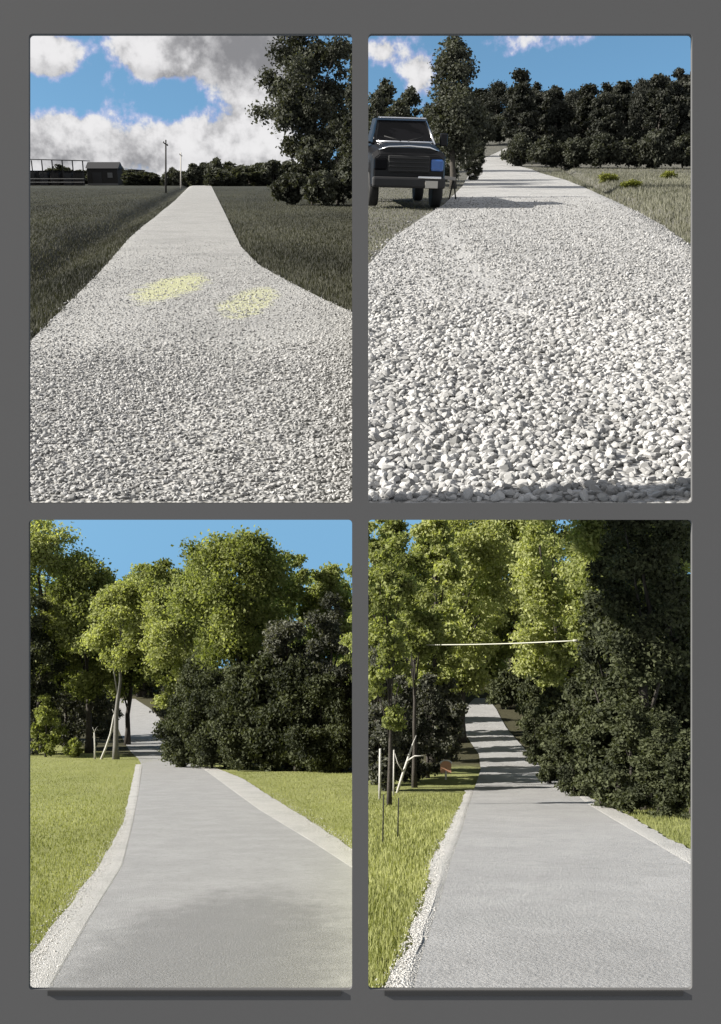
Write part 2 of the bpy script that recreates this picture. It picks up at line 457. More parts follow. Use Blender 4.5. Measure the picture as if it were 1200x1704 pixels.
# asphalt lane, lower right
br_l = [(790, 1162), (770, 1180), (765, 1205), (780, 1230), (797, 1255), (800, 1280), (788, 1315), (779, 1345), (770, 1380), (750, 1435), (735, 1490), (722, 1530), (700, 1600), (688, 1650), (560, 2000)]
br_r = [(812, 1162), (826, 1180), (842, 1210), (868, 1240), (892, 1265), (922, 1290), (960, 1322), (985, 1343), (1030, 1370), (1090, 1405), (1152, 1442), (1700, 2000)]
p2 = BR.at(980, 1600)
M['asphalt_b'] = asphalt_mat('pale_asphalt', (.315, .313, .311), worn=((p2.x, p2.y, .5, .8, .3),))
road(BR, br_l, br_r, M['asphalt_b'], .002, .40, lift=.008)
kerb(BR, br_l[6:-1] + [(640, 1800)], [(775, 1315), (763, 1345), (748, 1380), (722, 1430), (714, 1480), (690, 1535), (668, 1600), (640, 1650), (560, 1800)], M['kerb'], -1, lift=.010, u0=.002)
kerb(BR, [(960, 1322), (985, 1343), (1030, 1370), (1090, 1405), (1152, 1442), (1250, 1500)], [(968, 1320), (1000, 1335), (1050, 1358), (1095, 1384), (1152, 1414), (1250, 1470)], M['kerb'], 1, lift=.010)

# ---------------------------------------------------------------- the grey board with its four openings
def build_board():
    y = BOARD_Y; k = y / F
    cu = bpy.data.curves.new('panel', 'CURVE'); cu.dimensions = '2D'; cu.fill_mode = 'BOTH'; cu.extrude = .0075
    def spline(pts):
        s = cu.splines.new('POLY'); s.points.add(len(pts) - 1); s.use_cyclic_u = True
        for q, (a, b) in zip(s.points, pts): q.co = (a, b, 0, 1)
    spline([(-2.2, -4.6), (2.2, -4.6), (2.2, 2.6), (-2.2, 2.6)])
    holes = [(48, 56, 586, 837), (613, 56, 1152, 837), (48, 865, 586, 1647), (613, 865, 1152, 1647)]
    for (x0, y0, x1, y1) in holes:
        r = 6; pts = []
        for cx, cy, a0 in ((x1 - r, y0 + r, -90), (x1 - r, y1 - r, 0), (x0 + r, y1 - r, 90), (x0 + r, y0 + r, 180)):
            for j in range(5):
                t = math.radians(a0 + j * 22.5); pts.append(((cx + r * math.cos(t) - 600) * k, (852 - cy - r * math.sin(t)) * k))
        spline(pts)
    tmp = bpy.data.objects.new('tmp', cu); C.objects.link(tmp)
    bpy.context.view_layer.update()
    dg = bpy.context.evaluated_depsgraph_get()
    me = bpy.data.meshes.new_from_object(tmp.evaluated_get(dg)); bpy.data.objects.remove(tmp)
    me.materials.clear()
    root = thing('display_board', 'large flat grey board with four tall rounded openings onto country lanes', 'board', (0, y, -4.6))
    o = obj('panel', me, M['board'], root); o.rotation_euler = (math.radians(90), 0, 0); o.location = (0, .0075, 4.6)
    for (x0, x1) in ((80, 568), (640, 1136)):  # drop shadow below each lower opening, put in as darker grey
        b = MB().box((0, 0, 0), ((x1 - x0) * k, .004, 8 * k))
        q = b.build('strip', M['drop_shadow'], root); q.location = (((x0 + x1) / 2 - 600) * k, -.003, (852 - 1652) * k + 4.6)
        q['label'] = 'drop shadow under a lower opening, put in as a dark grey strip'
    sh = MB().box((0, 0, 0), (1.62, 4.64 - y - .02, .012)).build('shelf', M['board'], root)
    sh.location = (-.81, (4.64 - y) / 2, 4.6 + .008)


build_board()

# ---------------------------------------------------------------- loose stones
def ico(sub):
    bm = bmesh.new(); bmesh.ops.create_icosphere(bm, subdivisions=sub, radius=1.0)
    v = np.array([q.co[:] for q in bm.verts]); f = np.array([[q.index for q in t.verts] for t in bm.faces]); bm.free(); return v, f


def rot_mats(rng, n, tilt=.5):
    a = rng.uniform(0, 2 * np.pi, n); b = rng.normal(0, tilt, n); c = rng.normal(0, tilt, n)
    ca, sa, cb, sb, cc, sc = np.cos(a), np.sin(a), np.cos(b), np.sin(b), np.cos(c), np.sin(c)
    R = np.empty((n, 3, 3))
    R[:, 0] = np.stack([ca * cb, ca * sb * sc - sa * cc, ca * sb * cc + sa * sc], -1)
    R[:, 1] = np.stack([sa * cb, sa * sb * sc + ca * cc, sa * sb * cc - ca * sc], -1)
    R[:, 2] = np.stack([-sb, cb * sc, cb * cc], -1)
    return R


def stones(land, X, Y, R, sub, seed, lift):
    rng = np.random.default_rng(seed); bv, bf = ico(sub); nv = 14
    shapes = []
    for k in range(nv):
        v = bv.copy()
        for _ in range(9):
            n = rng.normal(size=3); n /= np.linalg.norm(n); d = rng.uniform(.5, .85)
            h = v @ n; v = v - np.maximum(0, h - d)[:, None] * n
        v *= np.array([rng.uniform(.9, 1.3), rng.uniform(.75, 1.0), rng.uniform(.55, .85)])
        shapes.append(v)
    shapes = np.array(shapes); n = len(X); idx = rng.integers(0, nv, n)
    V = np.einsum('nij,nkj->nki', rot_mats(rng, n, .45), shapes[idx]) * R[:, None, None]
    Z = land.z(X, Y) + lift + R * .35
    V += np.stack([X, Y, Z], -1)[:, None, :]
    m = bv.shape[0]
    Fc = bf[None] + (np.arange(n) * m)[:, None, None]
    val = np.repeat(np.clip(rng.normal(.6, .28, n), 0, 1), len(bf))
    return np_mesh('gravel', V.reshape(-1, 3), Fc.reshape(-1, 3), val)


def scatter(rng, n, y0, y1, u0, u1):
    y = np.sqrt(rng.uniform(y0 ** 2, y1 ** 2, n)); return rng.uniform(u0, u1, n) * y, y


def gravel(land, lay, seed, label, dens, fade, edges):
    rng = np.random.default_rng(seed); fl, _, _ = edge_fn(land, edges[0]); fr, _, _ = edge_fn(land, edges[1])
    for i, (n, y0, y1, u0, u1, r0, r1, sub) in enumerate(lay):
        X, Y = scatter(rng, n, y0, y1, u0, u1)
        R = r0 + (r1 - r0) * rng.beta(1.6, 3.2, n)
        a, b, c = fade; k1 = np.clip((b - Y) / (b - a), 0, 1)
        fd = k1 if i == 0 else (1 - k1) * np.clip((c - Y) / (c - b), 0, 1) ** 1.3
        wob = .05 * rng.normal(size=n)
        keep = (rng.random(n) < dens(X, Y) * fd) & (X > fl(Y) + wob) & (X < fr(Y) + wob); X, Y, R = X[keep], Y[keep], R[keep]
        o = obj('gravel', stones(land, X, Y, R, sub, seed + i, .012), M['stone'])
        tag(o, label + (', coarse near stretch', ', finer far stretch')[i], 'gravel', kind='stuff')


def dens_tl(X, Y):
    u = X / Y
    return np.clip(.75 + .25 * np.sin(X * 3.1 + 1) + .15 * np.sin(Y * 1.7), .25, 1)


def dens_tr(X, Y):
    px = 600 + F * X / Y
    d = np.ones_like(X); t1 = np.exp(-((X - 1.05 - .02 * Y) / .16) ** 2); t2 = np.exp(-((X - .18 - .05 * Y) / .12) ** 2)
    return np.clip(1.0 - .75 * t1 - .55 * t2 + .1 * np.sin(Y * 3), .15, 1)


def gravel_all():
    gravel(TL, [(26000, 4.74, 9.5, -.350, -.004, .006, .024, 2), (42000, 6.5, 26, -.350, -.004, .008, .021, 1)], 11, 'pale crushed gravel on the straight lane', dens_tl, (7.0, 9.5, 26), (tl_l, tl_r))
    gravel(TR, [(28000, 3.56, 8.6, .004, .37, .008, .040, 2), (60000, 6.0, 30, .004, .37, .009, .030, 1)], 21, 'chunky white gravel on the bending drive', dens_tr, (6.5, 8.6, 30), (tr_l, tr_r))


gravel_all()


def kerb_stones(land, inner, outer, n, y0, y1, r0, r1, seed, label):
    rng = np.random.default_rng(seed); fi, _, _ = edge_fn(land, inner); fo, _, _ = edge_fn(land, outer)
    Y = y0 * (y1 / y0) ** rng.random(n); t = rng.normal(.75, .3, n).clip(0.0, 1.5); X = fi(Y) * (1 - t) + fo(Y) * t
    R = r0 + (r1 - r0) * rng.beta(1.4, 4, n)
    o = obj('gravel', stones(land, X, Y, R, 1, seed, .010), M['kerb_stone']); tag(o, label, 'gravel', kind='stuff')


M['kerb_stone'] = leaf_mat('kerb_stone', (.30, .295, .28), (.52, .51, .49), 0.0)
kerb_stones(BL, bl_l[6:-1] + [(40, 1720)], [(216, 1320), (206, 1372), (165, 1440), (110, 1512), (60, 1580), (30, 1622), (-30, 1720)], 3500, 9.2, 32, .005, .020, 51,
            'loose pale stones along the left edge of the curving lane')
kerb_stones(BL, [(382, 1312), (430, 1347), (520, 1402), (586, 1445), (640, 1480)], [(405, 1296), (450, 1325), (500, 1355), (545, 1385), (586, 1412), (640, 1446)], 2000, 17, 40, .007, .022, 52,
            'loose pale stones along the right edge of the curving lane')
kerb_stones(BR, br_l[6:-1] + [(640, 1800)], [(775, 1315), (763, 1345), (748, 1380), (722, 1430), (714, 1480), (690, 1535), (668, 1600), (640, 1650), (560, 1800)], 2600, 4.0, 18, .003, .010, 53,
            'loose pale stones between dry grass and shaded lane')

# ---------------------------------------------------------------- grass blades
def blades(land, n, y0, y1, inside, h0, h1, wd, m, label, seed, lean=.5, power=1.0):
    rng = np.random.default_rng(seed)
    y = y0 * (y1 / y0) ** (rng.random(n) ** power); u = rng.uniform(land.u0, land.u1, n); x = u * y
    k = inside(x, y); x, y = x[k], y[k]; n = len(x)
    h = rng.uniform(h0, h1, n); a = rng.uniform(0, 2 * np.pi, n); t = rng.uniform(0, 2 * np.pi, n); ln = rng.uniform(0, lean, n) * h
    z = land.z(x, y) - .02; sc = np.clip(y / y0, 1, 3) ** .6
    dx, dy = np.cos(a) * wd * sc, np.sin(a) * wd * sc
    B0 = np.stack([x - dx, y - dy, z], -1); B1 = np.stack([x + dx, y + dy, z], -1)
    T = np.stack([x + np.cos(t) * ln, y + np.sin(t) * ln, z + h], -1)
    V = np.stack([B0, B1, T], 1).reshape(-1, 3); f = np.arange(3 * n).reshape(-1, 3)
    ph = rng.uniform(0, 6.28, 6); q = np.log(y) * 9
    patch = .5 + .28 * np.sin(x * .55 + ph[0] + 1.3 * np.sin(y * .3 + ph[1])) + .22 * np.sin(q + ph[2] + .6 * np.sin(x * .9)) + .16 * np.sin(x * 1.9 + q * 1.7 + ph[3])
    o = obj('grass', np_mesh('grass', V, f, np.clip(.45 * rng.random(n) + .6 * patch - .05, 0, 1)), m)
    return tag(o, label, 'grass', kind='stuff')


def grass_all():
    fl, _, _ = edge_fn(BL, [(226, 1272), (216, 1320), (206, 1372), (165, 1440), (110, 1512), (60, 1580), (30, 1622), (-30, 1720)])
    blades(BL, 130000, 9.5, 96, lambda x, y: x < fl(y) - .02, .03, .09, .006, M['blade'], 'sunlit mown grass left of the curving asphalt lane', 31)
    fr, _, _ = edge_fn(BL, [(345, 1272), (405, 1296), (450, 1325), (500, 1355), (545, 1385), (586, 1412), (640, 1446)])
    blades(BL, 60000, 18, 60, lambda x, y: x > fr(y) + .03, .03, .09, .007, M['blade'], 'sunlit grass strip before the dark hedge', 32)
    f3, _, _ = edge_fn(BR, [(775, 1315), (763, 1345), (748, 1380), (722, 1430), (714, 1480), (690, 1535), (668, 1600), (640, 1650), (560, 1800)])
    blades(BR, 100000, 4.0, 24, lambda x, y: x < f3(y) - .02, .02, .075, .004, M['blade'], 'dry sunlit grass beside the pale shaded lane', 33)
    f4, _, _ = edge_fn(BR, [(968, 1320), (1000, 1335), (1050, 1358), (1095, 1384), (1152, 1414), (1250, 1470)])
    blades(BR, 40000, 8, 24, lambda x, y: x > f4(y) + .02, .02, .07, .004, M['blade'], 'grass patch between pale lane and dark trees', 34)
    f5, _, _ = edge_fn(TL, tl_l); f6, _, _ = edge_fn(TL, tl_r)
    blades(TL, 200000, 7, 170, lambda x, y: x < f5(y) + .05 * np.sin(y * 5), .03, .10, .006, M['blade_dark'], 'dark rough grass left of the straight gravel lane', 35)
    blades(TL, 190000, 8, 170, lambda x, y: x > f6(y) + .05 * np.sin(y * 5), .03, .10, .006, M['blade_dark'], 'dark rough grass right of the straight gravel lane', 36)
    f8, _, _ = edge_fn(TR, tr_l)
    blades(TR, 70000, 5.5, 46, lambda x, y: x < f8(y) - .05 + .12 * np.sin(y * 3.1) * np.sin(y * 1.3), .008, .045, .006, M['blade_grey'], 'short dusty grass under and before the parked pickup', 38)
    f7, _, _ = edge_fn(TR, tr_r)
    blades(TR, 110000, 10, 76, lambda x, y: x > f7(y) + .05 * np.sin(y * 5), .05, .16, .008, M['blade_grey'], 'grey green grass beyond the bending gravel drive', 37)


grass_all()

# ---------------------------------------------------------------- trees
def crown_mesh(seed, W, z0, z1, shape, ncl, nleaf, leaf, fill=.5, clump=(.2, .36)):
    rng = np.random.default_rng(seed)
    p = rng.normal(size=(ncl, 3)); p /= np.linalg.norm(p, axis=1)[:, None]
    r = fill + (1 - fill) * rng.random(ncl) ** .6
    p *= r[:, None]; p[:, 2] = np.clip(p[:, 2], -1, 1)
    t = (p[:, 2] + 1) / 2
    if shape == 'cone': k = np.clip(1.12 - t, .12, 1) ** .75
    elif shape == 'column': k = np.clip(1.25 - t, .3, 1) ** .5
    elif shape == 'low': k = np.sqrt(np.clip(1.15 - t ** 2, .1, 1.2))
    else: k = 1.0
    th = np.arctan2(p[:, 1], p[:, 0]); ph = rng.uniform(0, 6.28, 4)
    lump = 1 + .14 * np.sin(2 * th + ph[0] + 3 * t) + .12 * np.sin(3 * th + ph[1] - 4 * t) + .1 * np.sin(5 * t * 3 + ph[2])
    rc = W * rng.uniform(clump[0], clump[1], ncl)
    if shape in ('cone', 'column'): rc = rc * (.45 + .55 * k)
    Wi = W * .80; Hh = (z1 - z0) / 2
    c = np.stack([p[:, 0] * Wi * k * lump, p[:, 1] * Wi * k * lump, (z0 + z1) / 2 + p[:, 2] * (Hh - rc * .5)], -1)
    w = rc ** 2 / np.sum(rc ** 2); cnt = np.maximum(12, (w * nleaf).astype(int))
    ci = np.repeat(np.arange(ncl), cnt); n = len(ci)
    d = rng.normal(size=(n, 3)); d /= np.linalg.norm(d, axis=1)[:, None]
    rad = rng.random(n) ** .45 * (1 + .25 * rng.normal(size=n).clip(-1, 1.6))
    pos = c[ci] + d * (rc[ci] * rad)[:, None] * np.array([1, 1, .72])
    nr = d * .4 + rng.normal(size=(n, 3)) * .95 + np.array([0, 0, .25]); nr /= np.linalg.norm(nr, axis=1)[:, None]
    ref = rng.normal(size=(n, 3)); a = np.cross(nr, ref); a /= np.linalg.norm(a, axis=1)[:, None]; b = np.cross(nr, a)
    L = (leaf * rng.uniform(.6, 1.35, n))[:, None]
    fold = nr * L * .12
    V = np.stack([pos + a * L * .62, pos + b * L * .36 + fold, pos - a * L * .5, pos - b * L * .36 + fold], 1).reshape(-1, 3)
    f = np.arange(4 * n).reshape(-1, 4)
    val = np.clip(.5 + .25 * rng.normal(size=ncl)[ci] + .22 * rng.normal(size=n), 0, 1)
    return np_mesh('crown', V, f, val), c


def trunk_mb(rng, H, r0, centres, top, nl=9, lean=(0, 0), split=.25):
    mb = MB(); pts = []
    k = 9
    wob = [rng.uniform(-.02, .02) for _ in range(2 * k)]
    for i in range(k + 1):
        t = i / k; pts.append(Vector((lean[0] * t * t + H * wob[i] * t, lean[1] * t * t + H * wob[k - i] * t, -.15 + (top + .15) * t)))
    mb.tube(pts, [r0 * (1.35 if i == 0 else 1) * (1 - .82 * i / k) for i in range(k + 1)], 9)
    idx = rng.sample(range(len(centres)), min(nl, len(centres)))
    for j in idx:
        c = Vector(centres[j]); t = max(split, min(.9, (c.z / top) * rng.uniform(.45, .8)))
        a = t * k; i = min(k - 1, int(a)); s = pts[i].lerp(pts[i + 1], a - i)
        m = s.lerp(c, .5) + Vector((0, 0, H * .03)); r = r0 * (1 - .82 * t) * .55
        mb.tube([s, m, c], [r, r * .6, r * .2], 6)
    return mb


def make_tree(name, label, cat, loc, H, W, cb=.25, shape='round', lm='leaf_dark', ncl=46, nleaf=14000, leaf=.2, seed=1, group=None,
              r0=None, fill=.5, nl=9, bark='bark', lean=(0, 0), clump=(.2, .36)):
    rng = random.Random(seed)
    root = thing(name, label, cat, loc, 0, group)
    me, c = crown_mesh(seed, W, H * cb, H, shape, ncl, nleaf, leaf, fill, clump)
    if lean != (0, 0):
        co = np.empty(len(me.vertices) * 3, np.float32); me.vertices.foreach_get('co', co); co = co.reshape(-1, 3)
        tt = (co[:, 2] / H).clip(0, 1) ** 2; co[:, 0] += lean[0] * tt; co[:, 1] += lean[1] * tt; me.vertices.foreach_set('co', co.ravel())
    trunk_mb(rng, H, r0 or H * .018, c, H * (.92 if shape in ('cone', 'column') else .8), nl, lean).build('trunk', M[bark], root)
    obj('crown', me, M[lm], root)
    return root


def tree_at(land, px, depth, top_py, w_px, name, label, cat='tree', **kw):
    p = land.on(px, depth); H = (852 - top_py) / F * depth - p.z; W = w_px / 2 / F * depth
    return make_tree(name, label, cat, p, H, W, **kw)


def copy_tree(src, land, px, depth, top_py, w_px, label, rz, group=None):
    H0, W0 = src['h0'], src['w0']
    p = land.on(px, depth); H = (852 - top_py) / F * depth - p.z; W = w_px / 2 / F * depth
    r = src.copy(); C.objects.link(r); r.location = p; r.rotation_euler = (0, 0, rz); r.scale = (W / W0, W / W0, H / H0)
    r['label'] = label
    if group: r['group'] = group
    for ch in src.children:
        c = ch.copy(); C.objects.link(c); c.parent = r
    return r


def proto(land, px, depth, top_py, w_px, name, label, **kw):
    p = land.on(px, depth); t = tree_at(land, px, depth, top_py, w_px, name, label, **kw)
    t['h0'] = (852 - top_py) / F * depth - p.z; t['w0'] = w_px / 2 / F * depth
    return t


ORD = ['first', 'second', 'third', 'fourth', 'fifth', 'sixth', 'seventh', 'eighth', 'ninth', 'tenth', 'eleventh', 'twelfth', 'thirteenth',
       'fourteenth', 'fifteenth', 'sixteenth', 'seventeenth', 'eighteenth', 'nineteenth', 'twentieth']


def row(land, specs, name, label, cat, group, lm, seed, nproto=3, leaf=.25, nleaf=7000, cb=.03, shape='low', ncl=40):
    protos = []
    rng = random.Random(seed)
    for i, (px, dep, top, w) in enumerate(specs):
        lb = label.replace('#', ORD[i])
        if i < nproto:
            protos.append(proto(land, px, dep, top, w, name, lb, cat=cat, group=group, lm=lm, seed=seed + i, leaf=leaf, nleaf=nleaf, cb=cb, shape=shape, ncl=ncl))
        else:
            copy_tree(protos[i % nproto], land, px, dep, top, w, lb, rng.uniform(0, 6.28), group)
    for t in protos: del t['h0']; del t['w0']
    for o in C.objects:
        if 'h0' in o: del o['h0']; del o['w0']


def trees_upper_left():
    tree_at(TL, 522, 66, 34, 182, 'broadleaf_tree', 'tall ragged dark tree towering right of the straight gravel lane', lm='leaf_dark', seed=101, cb=.14,
            nleaf=26000, leaf=.22, ncl=70, fill=.35, nl=16, r0=.28, clump=(.16, .34))
    for dep, top, sd, lb in ((23.5, 120, 103, 'slim dark tree added at the opening edge to shade the pickup, nearer one'), (27.5, 84, 104, 'slim dark tree added at the opening edge to shade the pickup, farther one')):  # two added trees, trunks behind the board, to shade the pickup
        tree_at(TL, 590, dep, top, 48, 'added_shading_tree', lb, lm='leaf_dark', seed=sd, cb=.26, nleaf=7000, leaf=.09, ncl=60, fill=.2, r0=.05, shape='column', clump=(.3, .5))
    row(TL, [(478, 60, 288, 60), (520, 59, 225, 90), (562, 61, 200, 80), (535, 57, 285, 70), (572, 58, 262, 56)], 'dark_shrub',
        '# dark shrub from the left under the tall ragged tree', 'shrub', 'shrubs under the tall ragged tree', 'leaf_dark', 110, leaf=.2)
    row(TL, [(287, 235, 276, 40), (322, 240, 273, 34), (340, 245, 268, 40), (358, 230, 260, 44), (382, 240, 272, 54), (405, 235, 274, 54), (430, 230, 268, 54),
             (455, 225, 268, 54), (482, 230, 266, 56), (512, 232, 268, 56), (250, 240, 289, 50), (222, 240, 287, 46), (370, 220, 280, 60), (415, 222, 282, 60), (306, 250, 284, 40), (60, 300, 288, 70), (102, 302, 287, 70), (140, 298, 284, 60)], 'hedgerow_tree',
        '# of the small dark trees along the horizon beyond the straight lane', 'tree', 'trees along the far horizon', 'leaf_dark', 120, leaf=.7, nleaf=5000, ncl=34, cb=-.3)
    row(TL, [(163, 262, 272, 40), (198, 265, 274, 36), (214, 255, 280, 36), (236, 260, 283, 34), (98, 262, 274, 60)], 'yard_tree',
        '# dark rounded tree among the low sheds on the left field', 'tree', 'trees among the sheds', 'leaf_dark', 140, leaf=.5, nleaf=3000, ncl=24)


def trees_upper_right():
    tree_at(TR, 754, 36, 44, 104, 'cedar_tree', 'tall narrow dark cedar beside the parked pickup truck', lm='leaf_dark', seed=201, cb=.02, shape='column',
            nleaf=22000, leaf=.11, ncl=90, fill=.25, nl=6, r0=.12, clump=(.28, .5))
    row(TR, [(640, 44, 128, 82), (684, 46, 142, 60), (662, 39, 165, 80), (712, 41, 170, 56), (628, 38, 150, 44), (735, 40, 210, 50), (790, 46, 225, 44)], 'thicket_tree',
        '# tree of the dark thicket behind the pickup truck', 'tree', 'thicket behind the pickup', 'leaf_dark', 210, leaf=.14, nleaf=11000, cb=-.06, ncl=56)
    row(TR, [(786, 96, 158, 44), (826, 132, 136, 80), (866, 86, 112, 62), (895, 92, 136, 56), (925, 88, 138, 58), (952, 94, 146, 56), (980, 90, 138, 60), (1010, 86, 136, 62),
             (1040, 92, 128, 60), (1070, 88, 128, 62), (1098, 84, 120, 62), (1128, 88, 112, 64), (1158, 84, 108, 64), (884, 108, 146, 90), (802, 138, 150, 70), (910, 110, 150, 100), (965, 108, 152, 100), (1025, 106, 142, 100), (1085, 104, 136, 100), (1140, 104, 122, 100)], 'woodland_tree',
        '# tree from the left in the dark wood beyond the bending drive', 'tree', 'dark wood beyond the bending drive', 'leaf_grey', 230, nproto=4, leaf=.24, nleaf=15000, cb=-.06, ncl=74)
    row(TR, [(868, 78, 222, 60), (910, 76, 228, 66), (956, 75, 232, 66), (1000, 74, 222, 66), (1046, 74, 230, 66), (1090, 73, 218, 66), (1136, 73, 226, 70), (864, 84, 222, 44), (804, 116, 188, 50), (832, 118, 192, 50)], 'wood_edge_shrub',
        '# dark shrub along the foot of the wood by the drive', 'shrub', 'shrubs along the wood edge', 'leaf_dark', 260, leaf=.2, nleaf=6000)
    row(TR, [(1012, 44, 290, 44), (1046, 36, 302, 40), (1112, 50, 285, 32)], 'weed_clump', '# yellow green weed clump from the left on the far verge', 'plant',
        'yellow weeds on the far verge', 'leaf_yellow', 280, leaf=.07, nleaf=1500, cb=-.2, ncl=26)


def trees_lower_left():
    kw = dict(lm='leaf_olive', nleaf=28000, leaf=.3, ncl=74, cb=.26)
    tree_at(BL, 66, 96, 846, 178, 'shade_tree', 'broad sunlit tree at the far left behind the mown lawn', seed=301, **{**kw, 'lm': 'leaf_light'})
    tree_at(BL, 148, 94, 922, 150, 'shade_tree', 'medium olive tree right of the broad one behind the lawn', seed=302, **kw)
    tree_at(BL, 212, 104, 948, 140, 'shade_tree', 'rounded tree leaning over the far bend of the lane', seed=303, r0=.3, lean=(1.5, 0), **{**kw, 'cb': .24})
    tree_at(BL, 193, 84, 965, 130, 'shade_tree', 'thick grey trunked tree standing right at the lane bend', seed=310, lm='leaf_light', nleaf=18000, leaf=.25, ncl=56, cb=.5, r0=.26, bark='grey_bark', lean=(.8, 0))
    tree_at(BL, 318, 80, 990, 130, 'shade_tree', 'low tree rising behind the hedge and reaching over the lane', seed=311, lm='leaf_light', nleaf=18000, leaf=.24, ncl=56, cb=.46, lean=(-2.6, 0))
    tree_at(BL, 44, 90, 985, 110, 'shade_tree', 'dark lower tree at the lawn edge beneath the broad sunlit tree', seed=304, lm='leaf_deep', nleaf=14000, leaf=.28, ncl=40, cb=.12)
    tree_at(BL, 396, 70, 862, 205, 'shade_tree', 'great rounded tree rising above the dark hedge', seed=305, lm='leaf_olive', nleaf=34000, leaf=.24, ncl=90, cb=.34, r0=.3)
    tree_at(BL, 298, 84, 925, 120, 'shade_tree', 'olive tree with drooping branches over the right lane edge', seed=306, lm='leaf_olive', nleaf=22000, leaf=.26, ncl=60, cb=.2, lean=(-1.5, 0))
    tree_at(BL, 548, 74, 928, 108, 'shade_tree', 'sunlit tree at the far right above the grey one', seed=307, lm='leaf_olive', nleaf=18000, leaf=.25, ncl=54, cb=.5)
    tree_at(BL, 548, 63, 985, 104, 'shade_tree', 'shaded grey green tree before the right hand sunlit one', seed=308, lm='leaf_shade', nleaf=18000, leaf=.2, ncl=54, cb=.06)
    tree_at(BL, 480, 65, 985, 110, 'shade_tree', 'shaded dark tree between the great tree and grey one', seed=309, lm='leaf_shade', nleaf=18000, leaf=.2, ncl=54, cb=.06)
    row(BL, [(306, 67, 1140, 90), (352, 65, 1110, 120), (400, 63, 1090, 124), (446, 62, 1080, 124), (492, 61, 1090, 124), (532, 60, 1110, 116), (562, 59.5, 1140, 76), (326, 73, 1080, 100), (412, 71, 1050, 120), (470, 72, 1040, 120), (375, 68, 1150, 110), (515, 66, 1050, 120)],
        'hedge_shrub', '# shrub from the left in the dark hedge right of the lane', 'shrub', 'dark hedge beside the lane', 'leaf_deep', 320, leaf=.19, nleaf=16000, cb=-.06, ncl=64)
    for px, dep, top, w, lb, sd in ((112, 104, 915, 110, 'olive tree between the broad sunlit one and the medium one', 391), (240, 148, 935, 110, 'tree closing the gap above the far bend of the lane', 392),
                                    (335, 92, 905, 110, 'tall olive tree left behind the great rounded one', 393), (450, 84, 888, 130, 'olive tree crowding the right side of the great rounded one', 394),
                                    (300, 96, 985, 90, 'low branching tree overhanging the distant lane patch', 395), (500, 90, 915, 80, 'slim olive tree before the small right hand sky gap', 396)):
        tree_at(BL, px, dep, top, w, 'shade_tree', lb, seed=sd, lm='leaf_olive', nleaf=16000, leaf=.28, ncl=54, cb=.36 if px == 300 else .2, lean=(-2.6, 0) if px == 300 else (0, 0))
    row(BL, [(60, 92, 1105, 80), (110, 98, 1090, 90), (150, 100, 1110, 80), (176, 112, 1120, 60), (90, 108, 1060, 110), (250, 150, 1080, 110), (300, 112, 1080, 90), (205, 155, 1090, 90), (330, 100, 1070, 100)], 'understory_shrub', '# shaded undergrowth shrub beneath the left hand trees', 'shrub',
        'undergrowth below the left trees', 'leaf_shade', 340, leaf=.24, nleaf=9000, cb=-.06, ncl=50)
    row(BL, [(76, 88, 1152, 66), (124, 87, 1228, 34)], 'lawn_bush', '# sunlit bush standing at the back edge of the lawn', 'shrub', 'bushes at the lawn edge', 'leaf_olive', 350, nproto=2, leaf=.24, nleaf=5000, cb=-.03)
    row(BL, [(118, 150, 950, 100), (170, 152, 948, 100), (232, 148, 925, 90), (275, 150, 930, 90), (330, 140, 905, 100), (440, 120, 900, 110), (520, 110, 945, 110), (575, 100, 955, 70)], 'distant_tree',
        '# tree from the left in the wood closing the lower left view', 'tree', 'wood closing the lower left view', 'leaf_olive', 360, leaf=.42, nleaf=12000, cb=-.05, ncl=60)


